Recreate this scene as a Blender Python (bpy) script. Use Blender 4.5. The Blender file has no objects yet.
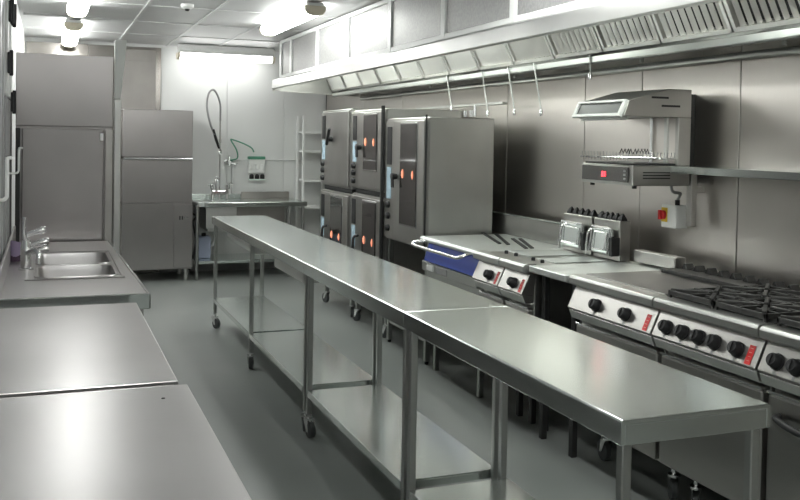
import bpy, bmesh, math, random
from mathutils import Vector, Matrix
random.seed(7)
S = bpy.context.scene
C = S.collection
# ---------------- camera (X right, Y into the room, Z up; metres) ----------------
cd = bpy.data.cameras.new('camera'); cam = bpy.data.objects.new('camera', cd); C.objects.link(cam); S.camera = cam
YAW, PITCH, ROLL, FPX, PPY = 0.36898220, 0.02511368, -0.01751159, 915.0, 162.885
cy, sy, cp, sp = math.cos(YAW), math.sin(YAW), math.cos(PITCH), math.sin(PITCH)
fw = Vector((sy*cp, cy*cp, -sp)); rt0 = Vector((cy, -sy, 0)); dn0 = fw.cross(rt0)
rt = math.cos(ROLL)*rt0 + math.sin(ROLL)*dn0; dn = -math.sin(ROLL)*rt0 + math.cos(ROLL)*dn0
m = Matrix((rt, -dn, -fw)).transposed().to_4x4(); m.translation = (0, 0, 1.54); cam.matrix_world = m
cd.sensor_width = 36; cd.sensor_fit = 'HORIZONTAL'; cd.lens = 36*FPX/800
cd.shift_x = 0; cd.shift_y = -(250-PPY)/800; cd.clip_start = .02
# ---------------- world, exposure ----------------
w = bpy.data.worlds.new('world'); S.world = w; w.use_nodes = True
w.node_tree.nodes['Background'].inputs[0].default_value = (.8, .85, .85, 1); w.node_tree.nodes['Background'].inputs[1].default_value = .3
S.view_settings.view_transform = 'Standard'; S.view_settings.look = 'None'; S.view_settings.gamma = 1
S.view_settings.exposure = 1.4; S.view_settings.use_curve_mapping = False
LAMP = 9.0          # radiance of the fluorescent diffusers
HOODLAMP = 10.0
# room extents
XR, XL, XL2, YB, YN, ZC = 3.12, -.19, -1.3, 10.55, -2.2, 2.55

# ---------------- materials ----------------
def mat(name, col, rough=.5, metal=0, emit=None, es=0, spec=.5, trans=0, coat=0):
    m = bpy.data.materials.new(name); m.use_nodes = True
    b = m.node_tree.nodes['Principled BSDF']
    b.inputs['Base Color'].default_value = (*col, 1); b.inputs['Roughness'].default_value = rough
    b.inputs['Metallic'].default_value = metal; b.inputs['Specular IOR Level'].default_value = spec
    b.inputs['Transmission Weight'].default_value = trans; b.inputs['Coat Weight'].default_value = coat
    if emit: b.inputs['Emission Color'].default_value = (*emit, 1); b.inputs['Emission Strength'].default_value = es
    return m
def noisy(m, c1, c2, scale=(1, 1, 1), nscale=5, r=(.2, .35), bump=0, detail=3, bscale=None):
    nt = m.node_tree; N = nt.nodes; L = nt.links; b = N['Principled BSDF']
    tc = N.new('ShaderNodeTexCoord'); mp = N.new('ShaderNodeMapping'); mp.inputs['Scale'].default_value = scale
    n = N.new('ShaderNodeTexNoise'); n.inputs['Scale'].default_value = nscale; n.inputs['Detail'].default_value = detail
    L.new(tc.outputs['Object'], mp.inputs[0]); L.new(mp.outputs[0], n.inputs['Vector'])
    cr = N.new('ShaderNodeValToRGB'); cr.color_ramp.elements[0].position = .3; cr.color_ramp.elements[1].position = .7
    cr.color_ramp.elements[0].color = (*c1, 1); cr.color_ramp.elements[1].color = (*c2, 1)
    L.new(n.outputs['Fac'], cr.inputs[0]); L.new(cr.outputs[0], b.inputs['Base Color'])
    mr = N.new('ShaderNodeMapRange'); mr.inputs['To Min'].default_value = r[0]; mr.inputs['To Max'].default_value = r[1]
    L.new(n.outputs['Fac'], mr.inputs['Value']); L.new(mr.outputs[0], b.inputs['Roughness'])
    if bump:
        n2 = n
        if bscale:
            n2 = N.new('ShaderNodeTexNoise'); n2.inputs['Scale'].default_value = bscale; L.new(mp.outputs[0], n2.inputs['Vector'])
        bp = N.new('ShaderNodeBump'); bp.inputs['Strength'].default_value = bump; bp.inputs['Distance'].default_value = .002
        L.new(n2.outputs['Fac'], bp.inputs['Height']); L.new(bp.outputs[0], b.inputs['Normal'])
    return m
def steel(name, c=.55, tint=(1, 1, 1), r=(.285, .36), sc=(1, 1, 1), ns=2.0, var=.06, an=0, axis='Z'):
    a = [(c-var)*t for t in tint]; d = [(c+var)*t for t in tint]
    m = noisy(mat(name, (c, c, c), .3, 1), a, d, sc, ns, r, detail=4)
    if an:      # brushed grain
        tn = m.node_tree.nodes.new('ShaderNodeTangent'); tn.direction_type = 'RADIAL'; tn.axis = axis
        b = m.node_tree.nodes['Principled BSDF']; b.inputs['Anisotropic'].default_value = an
        m.node_tree.links.new(tn.outputs[0], b.inputs['Tangent'])
    return m
M = {}
M['steel'] = steel('steel', .56, (1, 1, .97), (.285, .38))
M['bench'] = steel('bench_steel', .74, (.94, 1, .975), (.17, .23), ns=1.4, var=.03)
M['pale'] = steel('pale_steel', .74, (.97, 1, .98), (.42, .5), ns=1.4, var=.03)
M['left'] = steel('left_steel', .5, (1, .975, .97), (.285, .37), ns=1.2)
M['cab'] = steel('cabinet_steel', .46, (1, .95, .94), (.285, .34), ns=1, an=.6)
M['front'] = steel('front_steel', .45, (1, .98, .94), (.3, .4))
M['warm'] = steel('warm_steel', .5, (1, .97, .93), (.285, .4), sc=(.3, .3, 2), an=.6)
M['warmdark'] = steel('brown_steel', .36, (1, .95, .9), (.35, .45))
M['clad'] = steel('cladding_steel', .4, (1, .94, .88), (.12, .2))
M['wall_steel'] = steel('wall_steel', .56, (1, .945, .89), (.285, .36), ns=.8)
M['leg'] = steel('leg_steel', .42, (.98, 1, .97), (.3, .4))
M['filter'] = steel('filter_steel', .66, (1, .98, .95), (.36, .46))
M['chrome'] = mat('chrome', (.8, .8, .8), .12, 1)
M['black'] = mat('black_plastic', (.009, .009, .01), .48)
M['rubber'] = mat('grey_rubber', (.05, .055, .055), .55)
M['iron'] = noisy(mat('cast_iron', (.02, .02, .02), .6), (.012, .012, .012), (.035, .034, .032), nscale=30, r=(.4, .6), bump=.4)
M['griddle'] = noisy(mat('griddle_plate', (.15, .15, .15), .4, 1), (.2, .195, .19), (.3, .29, .28), nscale=4, r=(.35, .5))
M['glass'] = mat('dark_glass', (.03, .026, .024), .1, 0, spec=1.0, coat=.6)
M['smoke'] = mat('smoked_panel', (.05, .05, .05), .45)
M['blue'] = mat('blue_film', (.012, .045, .33), .32)
M['red'] = mat('red_print', (.6, .02, .02), .4)
M['yellow'] = mat('yellow_plastic', (.75, .5, .03), .4)
M['white'] = mat('white_plastic', (.78, .79, .77), .4)
M['offwhite'] = mat('cream_plastic', (.72, .66, .52), .45)
M['green'] = mat('green_plastic', (.07, .25, .16), .4)
M['mint'] = mat('mint_plastic', (.6, .72, .66), .4)
M['purple'] = mat('purple_cloth', (.35, .28, .42), .8)
M['plum'] = mat('plum_cloth', (.07, .04, .07), .8)
M['grey'] = mat('grey_plastic', (.3, .3, .3), .5)
M['dark'] = mat('dark_metal', (.05, .05, .05), .5, .6)
M['lamp_dim'] = mat('lamp_diffuser_dim', (.9, .9, .9), .4, emit=(1, 1, .97), es=4.2)
M['lamp'] = mat('lamp_diffuser', (.9, .9, .9), .4, emit=(.98, 1, .97), es=LAMP)
M['hoodlamp'] = mat('hood_lamp_glass', (.9, .9, .8), .4, emit=(.93, 1, .93), es=HOODLAMP)
M['glow'] = mat('oven_bulb', (1, .4, .2), .4, emit=(1, .33, .22), es=.32)
M['redled'] = mat('red_digits', (.8, 0, 0), .4, emit=(1, .03, .04), es=3)
M['display'] = mat('display', (.45, .6, .7), .25)
M['backwall'] = noisy(mat('white_wall_board', (.75, .77, .74), .5), (.62, .63, .62), (.67, .68, .67), nscale=1, r=(.45, .55))
M['ceil'] = noisy(mat('ceiling_tile', (.5, .5, .5), .5), (.5, .5, .5), (.58, .58, .58), nscale=3, r=(.35, .5))
M['grid'] = mat('ceiling_grid', (.62, .62, .62), .4)
M['floor'] = noisy(mat('grey_vinyl', (.2, .21, .2), .4), (.19, .205, .196), (.23, .245, .232), nscale=1.5, r=(.3, .42), bump=.08, bscale=160)
M['hoodpanel'] = noisy(mat('hood_mesh_panel', (.4, .4, .4), .5, .6), (.27, .27, .27), (.36, .36, .35), (1, 1, 1), 60, (.4, .55), bump=.5)
M['hoodband'] = steel('hood_band', .72, (1, 1, .98), (.285, .36))
M['steelwhite'] = mat('white_metal', (.72, .73, .72), .35)
M['strip'] = noisy(mat('door_louvre', (.4, .41, .42), .35, .3), (.32, .33, .34), (.48, .49, .5), nscale=3, r=(.3, .4))

# ---------------- geometry helpers ----------------
def B(): return bmesh.new()
def bx(bm, x0, x1, y0, y1, z0, z1):
    vs = [bm.verts.new((x, y, z)) for x in (x0, x1) for y in (y0, y1) for z in (z0, z1)]
    for f in ((0, 1, 3, 2), (4, 6, 7, 5), (0, 4, 5, 1), (2, 3, 7, 6), (0, 2, 6, 4), (1, 5, 7, 3)): bm.faces.new([vs[i] for i in f])
    return vs
def prismY(bm, prof, y0, y1):       # closed (x,z) profile swept along Y
    a = [bm.verts.new((x, y0, z)) for x, z in prof]; b = [bm.verts.new((x, y1, z)) for x, z in prof]
    n = len(prof)
    bm.faces.new(a); bm.faces.new(list(reversed(b)))
    for i in range(n): bm.faces.new((a[i], b[i], b[(i+1) % n], a[(i+1) % n]))
def prismZ(bm, prof, z0, z1):
    a = [bm.verts.new((x, y, z0)) for x, y in prof]; b = [bm.verts.new((x, y, z1)) for x, y in prof]
    n = len(prof); bm.faces.new(list(reversed(a))); bm.faces.new(b)
    for i in range(n): bm.faces.new((a[i], a[(i+1) % n], b[(i+1) % n], b[i]))
def tube(bm, pts, r, seg=10, cap=True):
    pts = [Vector(p) for p in pts]; rs = r if isinstance(r, (list, tuple)) else [r]*len(pts)
    t = (pts[1]-pts[0]).normalized(); n = t.orthogonal().normalized(); rings = []
    for i, p in enumerate(pts):
        d = (pts[min(i+1, len(pts)-1)]-pts[max(i-1, 0)]).normalized()
        n = (n - d*n.dot(d)).normalized(); b = d.cross(n)
        rings.append([bm.verts.new(p + rs[i]*(math.cos(2*math.pi*k/seg)*n + math.sin(2*math.pi*k/seg)*b)) for k in range(seg)])
    for a, b in zip(rings, rings[1:]):
        for k in range(seg): bm.faces.new((a[k], a[(k+1) % seg], b[(k+1) % seg], b[k]))
    if cap: bm.faces.new(list(reversed(rings[0]))); bm.faces.new(rings[-1])
def arc(c, r, a0, a1, n, ax='xz'):
    out = []
    for i in range(n+1):
        a = a0+(a1-a0)*i/n; u, v = r*math.cos(a), r*math.sin(a)
        out.append((c[0]+u, c[1], c[2]+v) if ax == 'xz' else ((c[0], c[1]+u, c[2]+v) if ax == 'yz' else (c[0]+u, c[1]+v, c[2])))
    return out
def smooth_path(pts, n=6):          # Catmull-Rom
    P = [Vector(p) for p in pts]; P = [2*P[0]-P[1]]+P+[2*P[-1]-P[-2]]; out = []
    for i in range(1, len(P)-2):
        for k in range(n):
            t = k/n; a, b, c, d = P[i-1:i+3]
            out.append(.5*((2*b)+(c-a)*t+(2*a-5*b+4*c-d)*t*t+(3*b-a-3*c+d)*t**3))
    return out+[P[-2]]
def obj(name, bm, m, parent=None, bevel=0, smooth=False, kind=None, label=None, seg=1):
    me = bpy.data.meshes.new(name); bmesh.ops.recalc_face_normals(bm, faces=bm.faces); bm.to_mesh(me); bm.free()
    me.materials.append(M[m] if isinstance(m, str) else m)
    if smooth:
        for p in me.polygons: p.use_smooth = True
        me.set_sharp_from_angle(angle=math.radians(40))
    o = bpy.data.objects.new(name, me); C.objects.link(o)
    if parent is not None:
        o.parent = parent
        if parent.type == 'EMPTY': o.location = -parent.location
    if bevel:
        md = o.modifiers.new('bevel', 'BEVEL'); md.width = bevel; md.segments = seg; md.limit_method = 'ANGLE'
    if kind: o['kind'] = kind
    if label: o['label'] = label
    return o
def box(name, m, parent, *a, bevel=.003, **k):
    bm = B(); bx(bm, *a); return obj(name, bm, m, parent, bevel, **k)
def thing(name, label, cat, loc=(0, 0, 0), group=None):
    o = bpy.data.objects.new(name, None); C.objects.link(o); o.location = loc; o.empty_display_size = .1
    o['label'] = label; o['category'] = cat
    if group: o['group'] = group
    return o
def tag(o, label, cat, group=None):
    o['label'] = label; o['category'] = cat
    if group: o['group'] = group
    return o
def struct(name, m, *a, bevel=0): return box(name, m, None, *a, bevel=bevel, kind='structure')
def cyl(bm, p0, p1, r, seg=16): tube(bm, [p0, p1], r, seg)

# ---------------- the room ----------------
struct('floor', 'floor', XL2-.3, XR+.3, YN-.2, YB+.2, -.1, 0)
struct('wall_back', 'backwall', XL2-.3, XR+.3, YB, YB+.15, 0, ZC+.15)
wr = struct('wall_right', 'dark', XR, XR+.15, YN, YB, 0, ZC+.1)
struct('wall_left', 'steelwhite', XL-.25, XL-.03, 3.8, YB, 0, ZC+.1)
struct('wall_left_near', 'backwall', XL2-.15, XL2, YN, 3.8, 0, ZC+.1)
struct('wall_left_return', 'backwall', XL2-.15, XL-.25, 3.8, 3.95, 0, ZC+.1)
struct('wall_behind', 'backwall', XL2-.3, XR+.3, YN-.15, YN, 0, ZC+.1)
# back wall: jointed white boards on the right, steel cladding on the left
for i, (a, b) in enumerate(((1.2, 1.93), (1.94, 2.6), (2.61, XR-.006))):
    box('wall_board', 'backwall', bpy.data.objects['wall_back'], a, b, YB-.006, YB, .005, ZC-.03, bevel=.002)
for i, (a, b) in enumerate(((XL-.02, .42), (.425, 1.19))):
    box('steel_panel', 'clad', bpy.data.objects['wall_back'], a, b, YB-.01, YB, .005, ZC-.03, bevel=.002)
# right wall: stainless panels with seams
ys = [-2.2, -1.2, -.2, .8, 1.75, 2.68, 3.52, 4.3, 4.88, 5.9, 6.95, 8.0, 9.1, 10.5]
for a, b in zip(ys, ys[1:]):
    box('steel_panel', 'wall_steel', wr, XR-.012, XR, a+.003, b-.003, .005, 2.3, bevel=.002)
struct('baseboard_back', 'grey', 1.2, XR, YB-.02, YB-.007, 0, .08)
# ceiling: tiles in a thin grid
ce = struct('ceiling', 'grid', XL2-.3, XR+.3, YN, YB, ZC+.012, ZC+.12)
gx = [.19+.53*i for i in range(-3, 7)]
yy = [YB-.02-1.06*j for j in range(0, 13)]
tb = B(); bx(tb, -.0, 1, 0, 1, 0, 1); tb.free()
bmt = B(); bx(bmt, .014, .516, .014, 1.046, .0, .014); tile_me = bpy.data.meshes.new('ceiling_tile'); bmesh.ops.recalc_face_normals(bmt, faces=bmt.faces); bmt.to_mesh(tile_me); bmt.free(); tile_me.materials.append(M['ceil'])
for i in range(len(gx)-1):
    for j in range(12):
        if gx[i] < -.3 and yy[j+1] > 3.9: continue
        if gx[i] > 2.4: continue
        o = bpy.data.objects.new('ceiling_tile', tile_me); C.objects.link(o); o.parent = ce
        o.location = (gx[i], yy[j+1], ZC-.0+random.uniform(0, .002))
gb = B()
for x in gx[:8]: bx(gb, x-.011, x+.011, YN if x > -.3 else YN, YB if x > -.3 else 3.9, ZC-.008, ZC+.012)
for y in yy: bx(gb, XL if y > 3.8 else XL2, 2.3, y-.011, y+.011, ZC-.006, ZC+.012)
obj('ceiling_grid', gb, 'grid', ce)

# left wall: louvred door with white frame
dr = struct('door_1', 'steelwhite', XL-.03, XL-.015, 3.83, 5.8, .92, ZC-.02)
for i in range(6):
    box('panel', 'strip', dr, XL-.015, XL+.002+.004*(i % 2), 3.85+.13*i, 3.965+.13*i, .93, ZC-.03, bevel=.004)
box('door_frame', 'white', dr, XL-.015, XL+.018, 4.66, 4.86, 1.72, ZC-.02, bevel=.006)
box('door_frame', 'grey', dr, XL-.015, XL+.014, 4.66, 4.86, .92, 1.715, bevel=.004)
box('door_frame', 'white', dr, XL-.015, XL+.018, 5.02, 5.3, 1.72, ZC-.02, bevel=.006)
box('door_frame', 'grey', dr, XL-.015, XL+.01, 5.02, 5.3, .92, 1.715, bevel=.004)
box('door_frame', 'dark', dr, XL-.015, XL+.004, 5.31, 5.75, .92, 1.75, bevel=.004)
for y, z in ((4.75, 2.12), (5.1, 2.14), (4.68, 1.87), (5.12, 1.7)):
    bm = B(); bx(bm, XL+.018, XL+.032, y-.025, y+.025, z-.05, z+.05); cyl(bm, (XL+.034, y, z-.06), (XL+.034, y, z+.06), .01, 8)
    obj('hinge', bm, 'black', dr, .003)
# white bent rods on the door
def rod(name, y, x1, x2, z0, z1, label, rr=.005):
    bm = B(); tube(bm, smooth_path([(XL, y, z0), (x1-.012, y, z0), (x1, y, z0+.012)], 4)+[(x1, y, z1-.012)]+smooth_path([(x1, y, z1), (x1+.006, y, z1), (x2, y, z1)], 3)[1:], rr, 8)
    return tag(obj(name, bm, 'white', None, smooth=True), label, 'hook', 'white rod hooks')
rod('rod_hook', 4.02, -.148, -.128, 1.27, 1.44, 'white bent rod hook, the lower and thicker one of two on the louvred door', .008)
rod('rod_hook', 4.7, -.122, -.103, 1.35, 1.47, 'white bent rod hook, the higher and thinner one beside the steel panel')

# ---------------- ceiling lights ----------------
def tubelight(x0, x1, y0, y1, label, capn=True, z=ZC, lm='lamp'):
    alongY = (y1-y0) > (x1-x0); cx, cy_ = (x0+x1)/2, (y0+y1)/2
    t = thing('ceiling_light', label, 'ceiling light', (cx, cy_, z), 'fluorescent ceiling lights')
    box('housing', 'white', t, x0+.01, x1-.01, y0, y1, z-.035, ZC-.006, bevel=.006)
    hw = (x1-x0)/2 if alongY else (y1-y0)/2
    prof = [(-hw, 0), (-hw, -.03), (-hw*.75, -.058), (-hw*.3, -.068), (hw*.3, -.068), (hw*.75, -.058), (hw, -.03), (hw, 0)]
    def ext(a, b, g=0):
        bm = B()
        if alongY: prismY(bm, [(cx+p*(1+g), z-.03+q*(1+g)) for p, q in prof], a, b)
        else:
            v0 = [bm.verts.new((a, cy_+p*(1+g), z-.03+q*(1+g))) for p, q in prof]; v1 = [bm.verts.new((b, cy_+p*(1+g), z-.03+q*(1+g))) for p, q in prof]
            bm.faces.new(v0); bm.faces.new(v1[::-1])
            for i in range(len(prof)): j = (i+1) % len(prof); bm.faces.new((v0[i], v0[j], v1[j], v1[i]))
        return bm
    a, b = (y0, y1) if alongY else (x0, x1)
    obj('diffuser', ext(a+.03, b-.03), lm, t)
    obj('end_cap', ext(a, a+.03, .06), 'offwhite', t, .003); obj('end_cap', ext(b-.03, b, .06), 'offwhite', t, .003)
    return t
tubelight(1.32, 2.4, 10.16, 10.3, 'long white fluorescent light lying across the ceiling at the back wall', z=ZC-.07, lm='lamp_dim')
tubelight(1.77, 1.92, 6.55, 8.1, 'white fluorescent light beside the extractor hood, running toward the back wall')
tubelight(.14, .29, 6.0, 7.6, 'white fluorescent light above the tall steel panel, cut off by the top of the photo')
tubelight(.14, .29, 8.55, 10.2, 'far fluorescent light with a cream end cap above the tall steel panel')
tubelight(1.77, 1.92, 2.6, 4.1, 'added unseen fluorescent light over the island bench', True)  # this and the next lamp are out of view, added for more light
tubelight(.1, .25, 1.2, 2.7, 'added unseen fluorescent light over the near left table', True)
tubelight(1.77, 1.92, -.9, .6, 'added fluorescent light behind the viewer on the cooking side', True)  # this pair hangs behind the camera, added to brighten the room
tubelight(-.1, .05, -1.6, -.1, 'added fluorescent light behind the viewer on the sink side', True)
bm = B(); tube(bm, [(.99, 7.1, ZC-.008), (.99, 7.1, ZC-.03), (.99, 7.1, ZC-.045)], [.05, .048, .03], 20)
t = thing('smoke_detector', 'small round smoke detector on the ceiling between two grid lines', 'detector', (.99, 7.1, ZC))
obj('body', bm, 'white', t, smooth=True); bm = B(); tube(bm, [(.99, 7.1, ZC-.045), (.99, 7.1, ZC-.06)], [.02, .012], 12); obj('sensor', bm, 'dark', t, smooth=True)

# ---------------- extractor hood ----------------
HY0, HY1 = 1.2, 9.25
hd = thing('extractor_hood', 'long stainless extractor hood with framed side panels over the cooking line', 'hood', (2.7, 5, 2.0))
bm = B(); prismY(bm, [(2.262, 2.13), (2.262, ZC-.01), (2.29, ZC-.01), (2.29, 2.13)], HY0, HY1); obj('shell', bm, 'steel', hd)
bm = B(); prismY(bm, [(2.235, 2.155), (2.16, 2.125), (2.15, 2.045), (2.165, 2.037), (2.185, 2.048), (2.19, 2.1), (2.27, 2.14)], HY0, HY1); obj('lip', bm, 'hoodband', hd, .003)
box('top_rail', 'steelwhite', hd, 2.235, 2.262, HY0, HY1, ZC-.045, ZC-.012)
box('bottom_rail', 'steelwhite', hd, 2.235, 2.262, HY0, HY1, 2.15, 2.185)
dv = [HY1-.02, 8.81, 7.88, 6.99, 6.03, 5.1, 4.21, 3.3, 2.4, 1.5]
for k, y in enumerate(dv): box('stile', 'steelwhite', hd, 2.232, 2.262, y-.032, y+.032, 2.155, ZC-.02)
for a, b in zip(dv[1:], dv): box('mesh_panel', 'hoodpanel', hd, 2.246, 2.262, a+.034, b-.034, 2.187, ZC-.047, bevel=0)
bm = B(); prismY(bm, [(2.16, 2.02), (2.16, 2.13), (2.26, 2.15), (2.26, ZC-.01), (XR-.02, ZC-.01), (XR-.02, 1.99)], HY1, HY1+.012); obj('end_panel', bm, 'filter', hd)
box('roof', 'steel', hd, 2.29, XR-.02, HY0, HY1, ZC-.03, ZC-.012)
# baffle filters
y = HY1-.05; fi = 0
xb, zb, xt, zt = 2.81, 2.045, 2.58, 2.50
ux, uz = (xt-xb), (zt-zb); ln = math.hypot(ux, uz); ux /= ln; uz /= ln; nx, nz = -uz, ux   # nx,nz points to room side/down
while y-.5 > HY0:
    y0, y1 = y-.49, y
    bm = B()
    def pl(s0, s1, d0, d1): return [(xb+ux*s0+nx*d0, zb+uz*s0+nz*d0), (xb+ux*s1+nx*d0, zb+uz*s1+nz*d0), (xb+ux*s1+nx*d1, zb+uz*s1+nz*d1), (xb+ux*s0+nx*d1, zb+uz*s0+nz*d1)]
    prismY(bm, pl(0, ln, 0, .03), y0, y0+.02); prismY(bm, pl(0, ln, 0, .03), y1-.02, y1)
    prismY(bm, pl(0, .02, 0, .03), y0, y1); prismY(bm, pl(ln-.02, ln, 0, .03), y0, y1)
    fr = obj('filter_frame', bm, 'filter', hd)
    bm = B()
    for k in range(9):
        c = y0+.045+k*.05
        for s in (-1, 1):   # V-shaped baffle: two leaves
            a = [(xb+ux*q+nx*.026, c, zb+uz*q+nz*.026) for q in (.015, ln-.015)]
            b = [(xb+ux*q+nx*.004, c+s*.010, zb+uz*q+nz*.004) for q in (.015, ln-.015)]
            v = [bm.verts.new(p) for p in (a[0], a[1], b[1], b[0])]; bm.faces.new(v)
            v2 = [bm.verts.new((p[0]+.0015, p[1], p[2])) for p in (a[0], a[1], b[1], b[0])]; bm.faces.new(v2[::-1])
    obj('baffles', bm, 'filter', fr, kind='stuff')
    bm = B(); prismY(bm, pl(.02, ln-.02, -.03, -.028), y0+.02, y1-.02); obj('filter_back', bm, 'black', fr)
    y -= .5; fi += 1
bm = B(); prismY(bm, [(2.80, 2.02), (2.80, 1.985), (2.81, 1.978), (2.87, 1.985), (2.87, 2.02), (2.815, 1.99), (2.81, 2.02)], HY0, HY1); obj('grease_trough', bm, 'leg', hd, .003)
bm = B(); prismY(bm, [(2.86, 2.02), (2.87, 2.05), (3.0, 2.12), (XR-.02, 2.12), (XR-.02, 2.1), (3.0, 2.1)], HY0, HY1); obj('rear_channel', bm, 'leg', hd)
bm = B(); cyl(bm, (XR-.05, HY0, 1.965), (XR-.05, 9.1, 1.965), .019, 14); obj('wall_rail', bm, 'steel', hd, smooth=True)
for yy_ in (8.2, 6.7, 5.2, 3.2):      # lamps on the inside of the front lip
    box('hood_lamp', 'hoodlamp', hd, 2.3, 2.38, yy_-.45, yy_+.45, 2.2, 2.25, bevel=.01)
for yy_ in (6.9, 5.45, 4.05, 3.05): 
    bm = B(); bx(bm, 2.84, 2.98, yy_-.08, yy_+.08, 2.01, 2.03); cyl(bm, (2.92, yy_, 2.03), (2.92, yy_, 1.97), .012, 8); obj('bracket', bm, 'steel', hd, .003)
for i, (y, zt_, zb_) in enumerate(((6.2, 2.0, 1.76), (5.6, 2.04, 1.71), (5.22, 2.06, 1.71), (4.88, 2.06, 1.70), (4.35, 2.06, 1.89))):
    bm = B(); tube(bm, [(2.792, y+.0 if i == 4 else y+.1, 2.06), (2.8, y, zb_+.03)], .0048, 8)
    tg = ('first', 'second', 'third', 'fourth', 'last')[i]
    tt = thing('nozzle_pipe', f'thin drop pipe with nozzle hanging under the hood filters, {tg} counting from the ovens', 'pipe', (2.8, y, zb_), 'drop pipes under the hood')
    obj('pipe', bm, 'leg', tt, smooth=True)
    bm = B(); tube(bm, [(2.8, y, zb_+.04), (2.8, y, zb_+.03), (2.8, y, zb_)], [.006, .012, .009], 10); obj('nozzle', bm, 'chrome', tt, smooth=True)

# ---------------- castors and legs ----------------
def castor(parent, x, y, ztop=.13, r=.04, ang=.6, m='rubber'):
    ca, sa = math.cos(ang), math.sin(ang)
    def P(u, v, z): return (x+u*ca-v*sa, y+u*sa+v*ca, z)
    bm = B(); cyl(bm, (x, y, ztop), (x, y, 2*r+.014), .011, 10)
    tube(bm, [(x, y, 2*r+.018), (x, y, 2*r+.008)], .026, 14)
    for s in (-1, 1):
        a = [P(-.022, s*.017, 2*r+.01), P(.022, s*.017, 2*r+.01), P(.035, s*.017, r-.008), P(.015, s*.017, r-.008)]
        b = [P(-.022, s*.021, 2*r+.01), P(.022, s*.021, 2*r+.01), P(.035, s*.021, r-.008), P(.015, s*.021, r-.008)]
        va = [bm.verts.new(p) for p in a]; vb = [bm.verts.new(p) for p in b]
        bm.faces.new(va); bm.faces.new(vb[::-1])
        for i in range(4): bm.faces.new((va[i], va[(i+1) % 4], vb[(i+1) % 4], vb[i]))
    o = obj('castor', bm, 'chrome', parent, smooth=True)
    bm = B(); tube(bm, [P(.022, -.014, r), P(.022, -.012, r), P(.022, .012, r), P(.022, .014, r)], [r*.86, r, r, r*.86], 20)
    w_ = obj('wheel', bm, m, o, smooth=True)
    return o

# ---------------- island bench run on castors ----------------
def bench(y0, y1, legs, label, x0=1.245, x1=1.685, z=.9):
    t = thing('island_table', label, 'table', ((x0+x1)/2, (y0+y1)/2, 0), 'stainless island tables')
    bm = B()
    prismY(bm, [(x0, z-.004), (x0+.004, z), (x1-.004, z), (x1, z-.004), (x1, z-.06), (x1-.012, z-.06), (x1-.012, z-.012), (x0+.012, z-.012), (x0+.012, z-.06), (x0, z-.06)], y0+.0015, y1-.0015)
    bx(bm, x0+.012, x1-.012, y0+.0015, y0+.012, z-.06, z-.012); bx(bm, x0+.012, x1-.012, y1-.012, y1-.0015, z-.06, z-.012)
    obj('tabletop', bm, 'bench', t, .0012)
    q = .0135
    for yl in legs:
        for xl in (x0+.03, x1-.03):
            box('leg', 'leg', t, xl-q, xl+q, yl-q, yl+q, .115, z-.02, bevel=.003)
            castor(t, xl, yl, .12, ang=(-1 if yl == legs[-1] else 1)*random.uniform(1.1, 1.9))
    for ya, yb in zip(legs, legs[1:]):
        bm = B(); zz = .245; a, b = ya+.02, yb-.02
        prismY(bm, [(x0+.016, zz), (x1-.016, zz), (x1-.016, zz-.035), (x1-.024, zz-.035), (x1-.024, zz-.008), (x0+.024, zz-.008), (x0+.024, zz-.035), (x0+.016, zz-.035)], a, b)
        bx(bm, x0+.024, x1-.024, a, a+.006, zz-.035, zz-.008); bx(bm, x0+.024, x1-.024, b-.006, b, zz-.035, zz-.008)
        obj('shelf', bm, 'bench', t, .0012)
    return t
ta = bench(4.57, 7.4, (4.60, 5.98, 7.37), 'long far stainless island table with two undershelves, nearest the rinse sink')
bench(3.155, 4.57, (3.185, 4.54), 'middle stainless island table between the long far one and the nearest one')
bench(1.77, 3.155, (1.80, 3.125), 'nearest stainless island table, opposite the four-burner range')
bm = B(); prismY(bm, [(1.29, .84), (1.64, .84), (1.64, .74), (1.33, .74), (1.29, .79)], 6.15, 6.95); obj('drawer', bm, 'steel', ta, .004)
bm = B(); prismY(bm, [(1.275, .84), (1.66, .84), (1.66, .77), (1.275, .77)], 4.68, 5.35); obj('drawer', bm, 'steel', ta, .004)

# ---------------- left side tables ----------------
def left_table(y0, y1, x1, label, z=.9, shelf=True):
    x0 = -.42
    t = thing('side_table', label, 'table', ((x0+x1)/2, (y0+y1)/2, 0), 'steel side tables')
    bm = B()
    prismY(bm, [(x0, z-.003), (x0+.003, z), (x1-.003, z), (x1, z-.003), (x1, z-.05), (x1-.01, z-.05), (x1-.01, z-.01), (x0+.01, z-.01), (x0+.01, z-.05), (x0, z-.05)], y0, y1)
    bx(bm, x0+.01, x1-.01, y0, y0+.01, z-.05, z-.01); bx(bm, x0+.01, x1-.01, y1-.01, y1, z-.05, z-.01)
    obj('tabletop', bm, 'left', t, .0015)
    for xl in (x0+.05, x1-.06):
        for yl in (y0+.05, y1-.05):
            box('leg', 'leg', t, xl-.017, xl+.017, yl-.017, yl+.017, .03, z-.02); bm = B(); cyl(bm, (xl, yl, 0), (xl, yl, .03), .014, 12); obj('foot', bm, 'black', t, smooth=True)
    box('shelf', 'left', t, x0+.03, x1-.04, y0+.03, y1-.03, .2, .235)
    return t
left_table(2.425, 3.615, .327, 'grey steel side table between the sink unit and the nearest table')
t = left_table(.95, 2.385, .345, 'nearest steel side table with a bright sheen, at the bottom left corner')
bm = B(); cyl(bm, (.27, 2.27, .895), (.27, 2.27, .9015), .0045, 12); obj('bolt', bm, 'dark', t)

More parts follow.
